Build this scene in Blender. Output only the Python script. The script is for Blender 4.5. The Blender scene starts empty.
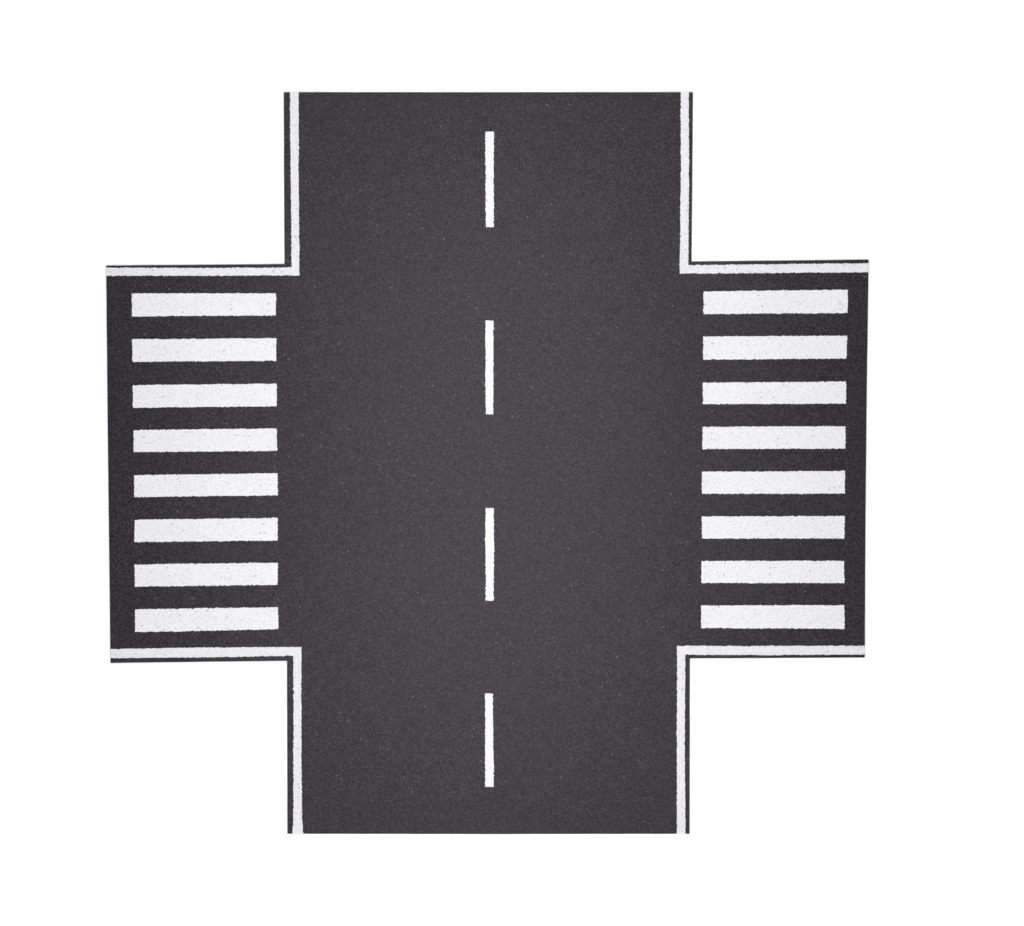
import bpy, bmesh, math, random
from mathutils import Vector, Euler, noise
from mathutils.geometry import tessellate_polygon

random.seed(7)
S = bpy.context.scene
COL = S.collection
W, H = 1024, 926
PX = 0.00025              # one photo pixel is about a quarter millimetre on the mat
LENS = 100.0
F_PX = LENS / 36.0 * W
TILT = math.radians(3.9)
DIST = F_PX * PX
THICK = 0.0005            # mat thickness
PAINT = 0.00006           # paint film thickness

# ------------------------------------------------------------------ camera
cam_d = bpy.data.cameras.new('camera')
cam = bpy.data.objects.new('camera', cam_d)
COL.objects.link(cam)
cam_d.lens = LENS
cam_d.sensor_width = 36.0
cam_d.clip_start = 0.01
cam_d.clip_end = 100.0
cam.rotation_euler = (-TILT, 0, 0)
cam.location = (0, DIST * math.sin(TILT), DIST * math.cos(TILT) + THICK)
S.camera = cam
ROT = Euler((-TILT, 0, 0)).to_matrix()


def mat_point(px, py):
    """photo measurement -> position on the plane of the mat's top face (metres)"""
    d = ROT @ Vector(((px - W / 2) / F_PX, -(py - H / 2) / F_PX, -1.0))
    k = (THICK - cam.location.z) / d.z
    p = cam.location + d * k
    return (p.x, p.y)


# --------------------------------------------------------------- materials
def new_mat(name):
    m = bpy.data.materials.new(name)
    m.use_nodes = True
    nt = m.node_tree
    return m, nt, nt.nodes['Principled BSDF']


def node(nt, kind, **kw):
    n = nt.nodes.new(kind)
    for k, v in kw.items():
        if k in n.inputs:
            n.inputs[k].default_value = v
        else:
            setattr(n, k, v)
    return n


def ramp(nt, stops):
    r = nt.nodes.new('ShaderNodeValToRGB')
    while len(r.color_ramp.elements) < len(stops):
        r.color_ramp.elements.new(0.5)
    for e, (p, c) in zip(r.color_ramp.elements, stops):
        e.position = p
        e.color = (*c, 1)
    return r


def mix(nt, blend, fac, a, b):
    m = nt.nodes.new('ShaderNodeMix')
    m.data_type = 'RGBA'
    m.blend_type = blend
    for sock, v in ((m.inputs[0], fac), (m.inputs[6], a), (m.inputs[7], b)):
        if isinstance(v, bpy.types.NodeSocket):
            nt.links.new(v, sock)
        elif isinstance(v, (int, float)):
            sock.default_value = v
        else:
            sock.default_value = (*v, 1)
    return m.outputs[2]


def asphalt_material():
    m, nt, b = new_mat('black gritty foam')
    tc = node(nt, 'ShaderNodeTexCoord')
    grain = node(nt, 'ShaderNodeTexNoise', Scale=4300.0, Detail=2.0, Roughness=0.6)
    soft = node(nt, 'ShaderNodeTexNoise', Scale=420.0, Detail=2.0, Roughness=0.6)
    fleck = node(nt, 'ShaderNodeTexVoronoi', Scale=1250.0)
    cells = node(nt, 'ShaderNodeTexVoronoi', Scale=3900.0)
    mp = node(nt, 'ShaderNodeMapping')
    mp.inputs['Rotation'].default_value = (0.41, 0.73, 0.32)
    nt.links.new(tc.outputs['Object'], mp.inputs['Vector'])
    for n in (grain, soft, fleck, cells):
        nt.links.new(mp.outputs[0], n.inputs['Vector'])
    # grit: every grain its own tone, broken up by fine noise
    tone = node(nt, 'ShaderNodeSeparateColor')
    nt.links.new(cells.outputs['Color'], tone.inputs[0])
    grit = node(nt, 'ShaderNodeMix')
    grit.inputs[0].default_value = 0.55
    nt.links.new(tone.outputs[0], grit.inputs[2])
    nt.links.new(grain.outputs['Fac'], grit.inputs[3])
    r = ramp(nt, [(0.25, (0.0008, 0.0005, 0.0013)), (0.50, (0.0090, 0.0077, 0.0100)),
                  (0.76, (0.041, 0.0365, 0.0445))])
    nt.links.new(grit.outputs[0], r.inputs['Fac'])
    r2 = ramp(nt, [(0.30, (0.96, 0.96, 0.96)), (0.70, (1.0, 1.0, 1.0))])
    nt.links.new(soft.outputs['Fac'], r2.inputs['Fac'])
    c = mix(nt, 'MULTIPLY', 1.0, r.outputs['Color'], r2.outputs['Color'])
    # a few pale mineral grains: a random cell value picks them, the distance keeps them small
    sep = node(nt, 'ShaderNodeSeparateColor')
    nt.links.new(fleck.outputs['Color'], sep.inputs[0])
    pick = node(nt, 'ShaderNodeMath', operation='GREATER_THAN')
    pick.inputs[1].default_value = 0.987
    nt.links.new(sep.outputs[0], pick.inputs[0])
    near = node(nt, 'ShaderNodeMath', operation='LESS_THAN')
    near.inputs[1].default_value = 0.28
    nt.links.new(fleck.outputs['Distance'], near.inputs[0])
    both = node(nt, 'ShaderNodeMath', operation='MULTIPLY')
    nt.links.new(pick.outputs[0], both.inputs[0])
    nt.links.new(near.outputs[0], both.inputs[1])
    c = mix(nt, 'MIX', both.outputs[0], c, (0.080, 0.077, 0.086))
    nt.links.new(c, b.inputs['Base Color'])
    bump = node(nt, 'ShaderNodeBump', Strength=0.55, Distance=0.0001)
    nt.links.new(grain.outputs['Fac'], bump.inputs['Height'])
    nt.links.new(bump.outputs[0], b.inputs['Normal'])
    b.inputs['Roughness'].default_value = 0.29
    b.inputs['Specular IOR Level'].default_value = 0.175
    b.inputs['Specular Tint'].default_value = (0.99, 0.94, 1.0, 1.0)
    return m


def paint_material(name, level):
    """cover: brightness factor on the paint colours (1 = the crossing bars)"""
    m, nt, b = new_mat(name)
    tc = node(nt, 'ShaderNodeTexCoord')
    grain = node(nt, 'ShaderNodeTexNoise', Scale=2600.0, Detail=3.0, Roughness=0.6)
    wear = node(nt, 'ShaderNodeTexNoise', Scale=160.0, Detail=2.0)
    pit = node(nt, 'ShaderNodeTexVoronoi', Scale=1500.0)
    mp = node(nt, 'ShaderNodeMapping')
    mp.inputs['Rotation'].default_value = (0.52, 0.37, 0.81)
    nt.links.new(tc.outputs['Object'], mp.inputs['Vector'])
    for n in (grain, wear, pit):
        nt.links.new(mp.outputs[0], n.inputs['Vector'])
    r = ramp(nt, [(0.27, tuple(level * v for v in (0.46, 0.457, 0.484))), (0.48, tuple(level * v for v in (0.642, 0.640, 0.668))),
                  (0.70, tuple(level * v for v in (0.705, 0.703, 0.731)))])
    nt.links.new(grain.outputs['Fac'], r.inputs['Fac'])
    sep = node(nt, 'ShaderNodeSeparateColor')
    nt.links.new(pit.outputs['Color'], sep.inputs[0])
    # pinholes where the dark grit shows through, more of them where the paint is thin
    thr = node(nt, 'ShaderNodeMapRange')
    thr.inputs[1].default_value = 0.35
    thr.inputs[2].default_value = 0.70
    thr.inputs[3].default_value = 0.965
    thr.inputs[4].default_value = 0.86
    nt.links.new(wear.outputs['Fac'], thr.inputs[0])
    pick = node(nt, 'ShaderNodeMath', operation='GREATER_THAN')
    nt.links.new(sep.outputs[0], pick.inputs[0])
    nt.links.new(thr.outputs[0], pick.inputs[1])
    near = node(nt, 'ShaderNodeMapRange')
    near.inputs[1].default_value = 0.15
    near.inputs[2].default_value = 0.50
    near.inputs[3].default_value = 0.65
    near.inputs[4].default_value = 0.0
    nt.links.new(pit.outputs['Distance'], near.inputs[0])
    strength = node(nt, 'ShaderNodeMath', operation='MULTIPLY')
    nt.links.new(near.outputs[0], strength.inputs[0])
    nt.links.new(sep.outputs[1], strength.inputs[1])
    both = node(nt, 'ShaderNodeMath', operation='MULTIPLY')
    nt.links.new(pick.outputs[0], both.inputs[0])
    nt.links.new(strength.outputs[0], both.inputs[1])
    c = mix(nt, 'MIX', both.outputs[0], r.outputs['Color'], (0.10, 0.10, 0.11))
    nt.links.new(c, b.inputs['Base Color'])
    bump = node(nt, 'ShaderNodeBump', Strength=0.25, Distance=0.0001)
    nt.links.new(grain.outputs['Fac'], bump.inputs['Height'])
    nt.links.new(bump.outputs[0], b.inputs['Normal'])
    b.inputs['Roughness'].default_value = 0.55
    b.inputs['Specular IOR Level'].default_value = 0.3
    return m


def table_material():
    m, nt, b = new_mat('matt white paper')
    tc = node(nt, 'ShaderNodeTexCoord')
    n = node(nt, 'ShaderNodeTexNoise', Scale=60.0, Detail=4.0)
    nt.links.new(tc.outputs['Object'], n.inputs['Vector'])
    r = ramp(nt, [(0.3, (0.93, 0.93, 0.93)), (0.7, (0.95, 0.95, 0.95))])
    nt.links.new(n.outputs['Fac'], r.inputs['Fac'])
    nt.links.new(r.outputs['Color'], b.inputs['Base Color'])
    b.inputs['Roughness'].default_value = 0.9
    b.inputs['Specular IOR Level'].default_value = 0.1
    return m


M_ROAD, M_TABLE = asphalt_material(), table_material()
M_PAINT = paint_material('white road paint', 1.0)
M_LINE = paint_material('darker white line paint', 0.955)  # edge lines: same paint, colour slightly darker than the bars
M_DASH = paint_material('lit white dash paint', 1.05)  # same paint, brightened: stronger light at the centre put into the colour


# ---------------------------------------------------------------- geometry
def dense(corners, step, rag, seed, wobble=0.0, round_px=0.0, smooth_edges=(), inset=0.0):
    """closed outline through the corners (photo pixels), resampled finely, its
    edges roughened sideways the way sprayed paint or a knife cut is"""
    n = len(corners)
    pts = []
    for i in range(n):
        a, b = Vector(corners[i]), Vector(corners[(i + 1) % n])
        L = (b - a).length
        k = max(2, int(L / step))
        nrm = Vector((-(b - a).y, (b - a).x)).normalized()
        for j in range(k):
            t = j / k
            p = a.lerp(b, t)
            s = t * L
            e = min(s, L - s)
            amp = min(1.0, e / 1.5) if i not in smooth_edges else 0.0
            d = rag * (noise.noise((s * 0.42, i * 7.3 + seed * 13.7, 0.5)) * 0.6
                       + 1.1 * noise.noise((s * 0.95, i * 3.1 + seed * 5.9, 4.2)))
            d += wobble * noise.noise((s * 0.035, i * 2.7 + seed * 3.3, 9.1))
            d = (d + inset) * amp
            if e < round_px:
                if e < 0.29 * round_px:
                    continue
                d += round_px - math.sqrt(round_px ** 2 - (round_px - e) ** 2)
            pts.append(p + nrm * d)
    return pts


def slab(name, rings, mat, parent):
    """closed solid from stacked outlines [(points in metres, z), ...], bottom first"""
    bm = bmesh.new()
    vs = [[bm.verts.new((x, y, z)) for x, y in pts] for pts, z in rings]
    n = len(vs[0])
    for lo, hi in zip(vs, vs[1:]):
        for i in range(n):
            j = (i + 1) % n
            bm.faces.new((lo[i], lo[j], hi[j], hi[i]))
    for ring, flip in ((vs[0], True), (vs[-1], False)):
        tri = tessellate_polygon([[v.co.copy() for v in ring]])
        for t in tri:
            try:
                bm.faces.new([ring[k] for k in t])
            except ValueError:
                pass
    bmesh.ops.recalc_face_normals(bm, faces=bm.faces)
    me = bpy.data.meshes.new(name)
    bm.to_mesh(me)
    bm.free()
    me.materials.append(mat)
    o = bpy.data.objects.new(name, me)
    COL.objects.link(o)
    if parent:
        o.parent = parent
    return o


def offset(pts, d):
    n = len(pts)
    out = []
    for i in range(n):
        a, b = Vector(pts[(i - 1) % n]), Vector(pts[(i + 1) % n])
        t = (b - a)
        if t.length < 1e-12:
            out.append(pts[i])
            continue
        t.normalize()
        out.append((pts[i][0] + t.y * d, pts[i][1] - t.x * d))
    return out


def to_mat(pts):
    return [mat_point(*p) for p in pts]


def ccw(pts):
    a = sum(p[0] * q[1] - q[0] * p[1] for p, q in zip(pts, pts[1:] + pts[:1]))
    return pts if a > 0 else pts[::-1]


road = bpy.data.objects.new('model_road_junction', None)
COL.objects.link(road)
road.empty_display_size = 0.05
road['label'] = 'dark grey cross-shaped model road junction with white zebra crossings on both arms, lying on white'
road['category'] = 'model road'

# the sheet: knife-cut outline, the cut face leaning out a little towards the bottom
OUT = [(283.7, 92.1), (488, 92.2), (693.0, 92.1), (691.6, 261.5), (868.7, 259.7), (866.7, 400), (865.4, 540), (864.9, 657.6),
       (689.9, 658.4), (689.6, 833.8), (488, 834.1), (287.4, 833.8), (287.0, 660.8), (110.4, 663.0), (109.1, 550), (107.4, 400),
       (106.1, 265.6), (284.4, 264.1)]
outline = ccw(to_mat(dense(OUT, 1.2, 0.05, 1, wobble=0.1)))
slab('road_sheet', [(offset(outline, 0.00003), 0.0), (offset(outline, 0.00002), THICK * 0.45),
                    (outline, THICK * 0.9), (offset(outline, -0.000015), THICK)], M_ROAD, road)


def marking(name, corners, seed, rag=0.75, wobble=0.3, round_px=1.2, smooth=(), mat=None):
    pts = ccw(to_mat(dense(corners, 0.4, rag, seed, wobble, round_px, smooth, 0.22)))
    return slab(name, [(pts, THICK - 0.00003), (pts, THICK + PAINT)], mat or M_PAINT, road)


# zebra stripes: corners top-left, top-right, bottom-right, bottom-left
LEFT = [((131.5, 293.2), (276.1, 293.0), (276.0, 315.6), (132.0, 316.7)),
        ((131.9, 338.9), (276.5, 338.0), (276.7, 361.1), (132.6, 361.9)),
        ((132.5, 384.9), (276.8, 383.5), (277.1, 406.5), (132.8, 407.9)),
        ((133.2, 430.0), (277.0, 428.1), (277.4, 451.1), (133.4, 452.4)),
        ((133.9, 474.9), (277.6, 473.0), (278.0, 495.6), (134.1, 497.3)),
        ((134.3, 519.5), (277.9, 517.7), (278.0, 540.8), (134.3, 542.2)),
        ((134.4, 564.3), (277.8, 562.4), (278.0, 585.0), (134.7, 586.8)),
        ((134.9, 609.0), (278.2, 607.1), (278.5, 629.6), (135.0, 632.2))]
RIGHT = [((703.2, 291.3), (848.0, 289.6), (847.8, 313.1), (703.4, 314.4)),
         ((702.9, 336.4), (847.3, 335.3), (846.7, 358.6), (703.0, 360.0)),
         ((702.7, 382.4), (846.2, 381.4), (846.3, 403.8), (702.6, 404.3)),
         ((702.2, 426.6), (845.6, 426.0), (845.6, 448.8), (702.3, 449.2)),
         ((701.6, 471.5), (845.3, 470.7), (845.2, 493.9), (701.8, 494.0)),
         ((701.8, 516.2), (844.8, 515.8), (844.7, 538.7), (701.8, 538.7)),
         ((701.2, 560.7), (844.4, 560.5), (844.6, 583.3), (701.2, 583.0)),
         ((700.8, 605.3), (844.4, 604.8), (844.7, 628.9), (700.9, 628.3))]
for i, q in enumerate(LEFT + RIGHT):
    marking('crossing_stripe', q, 10 + i)

# dashed centre line
DASH = [((485.1, 131.4), (494.1, 131.4), (493.8, 227.4), (485.8, 227.4)),
        ((485.2, 320.2), (493.7, 320.2), (493.5, 414.4), (485.5, 414.4)),
        ((485.2, 507.8), (494.1, 507.8), (493.8, 600.8), (485.4, 600.8)),
        ((485.0, 693.2), (493.2, 693.2), (494.0, 787.1), (485.0, 787.1))]
for i, q in enumerate(DASH):
    marking('centre_dash', q, 40 + i, rag=0.75, wobble=0.4, mat=M_DASH)

# edge lines, each an L running off the two cut edges (those two ends stay straight)
EDGE = [[(289.8, 92.25), (298.9, 92.25), (298.9, 180), (299.6, 275.4), (200, 276.0), (106.2, 276.0), (106.2, 267.4), (200, 267.7),
         (291.6, 267.4), (290.5, 180)],
        [(680.4, 92.25), (689.0, 92.25), (689.1, 180), (688.5, 265.1), (868.6, 262.9), (868.5, 272.4), (770, 273.2), (679.4, 273.8),
         (680.6, 180)],
        [(110.4, 648.9), (200, 647.4), (301.6, 646.8), (301.5, 740), (302.2, 815), (303.4, 833.7), (292.4, 833.7), (293.2, 815),
         (293.3, 740), (293.1, 656.0), (200, 657.6), (110.4, 658.4)],
        [(864.9, 645.5), (770, 645.8), (677.0, 645.6), (676.6, 740), (676.8, 833.7), (685.6, 833.7), (685.0, 740), (685.6, 654.7),
         (770, 655.4), (864.9, 654.6)]]
EDGE[3].reverse()
for i, q in enumerate(EDGE):
    ends = [k for k in range(len(q)) if (Vector(q[k]) - Vector(q[(k + 1) % len(q)])).length < 13]
    marking('edge_line', q, 60 + i, smooth=ends, rag=0.75, wobble=0.3, round_px=0.0, mat=M_LINE)

# ------------------------------------------------- the white surface below
bm = bmesh.new()
bmesh.ops.create_cube(bm, size=1.0)
bmesh.ops.scale(bm, vec=(3.0, 3.0, 0.03), verts=bm.verts)
bmesh.ops.translate(bm, vec=(0, 0, -0.015), verts=bm.verts)
me = bpy.data.meshes.new('tabletop')
bm.to_mesh(me)
bm.free()
me.materials.append(M_TABLE)
table = bpy.data.objects.new('tabletop', me)
COL.objects.link(table)
table['kind'] = 'structure'

# ------------------------------------------------------------------ lights
wd = bpy.data.worlds.new('World')
S.world = wd
wd.use_nodes = True
wd.node_tree.nodes['Background'].inputs[0].default_value = (1, 1, 1, 1)
wd.node_tree.nodes['Background'].inputs[1].default_value = 0.25


def lamp(name, kind, loc, energy, aim=(0, 0, 0), **kw):
    d = bpy.data.lights.new(name, kind)
    d.energy = energy
    for k, v in kw.items():
        setattr(d, k, v)
    o = bpy.data.objects.new(name, d)
    COL.objects.link(o)
    o.location = loc
    o.rotation_euler = (Vector(aim) - Vector(loc)).to_track_quat('-Z', 'Y').to_euler()
    return o


C = mat_point(488, 455)
# four softboxes high up round the camera light the table evenly; a long narrow one
# over the middle, with a honeycomb grid (small spread), lights the middle of the mat
for sx in (-1, 1):
    for sy in (-1, 1):
        lamp('softbox', 'AREA', (sx * 0.88, sy * 0.88, 1.35), 10.4, (sx * 0.12, sy * 0.12, 0), shape='SQUARE', size=0.7)
lamp('strip_softbox', 'AREA', (C[0], -0.06, 0.95), 0.054, (C[0], C[1], 0), shape='RECTANGLE', size=0.10, size_y=0.28,
     spread=math.radians(16))

S.view_settings.view_transform = 'Standard'
S.view_settings.look = 'None'
S.view_settings.exposure = 0.0
S.view_settings.gamma = 1.0
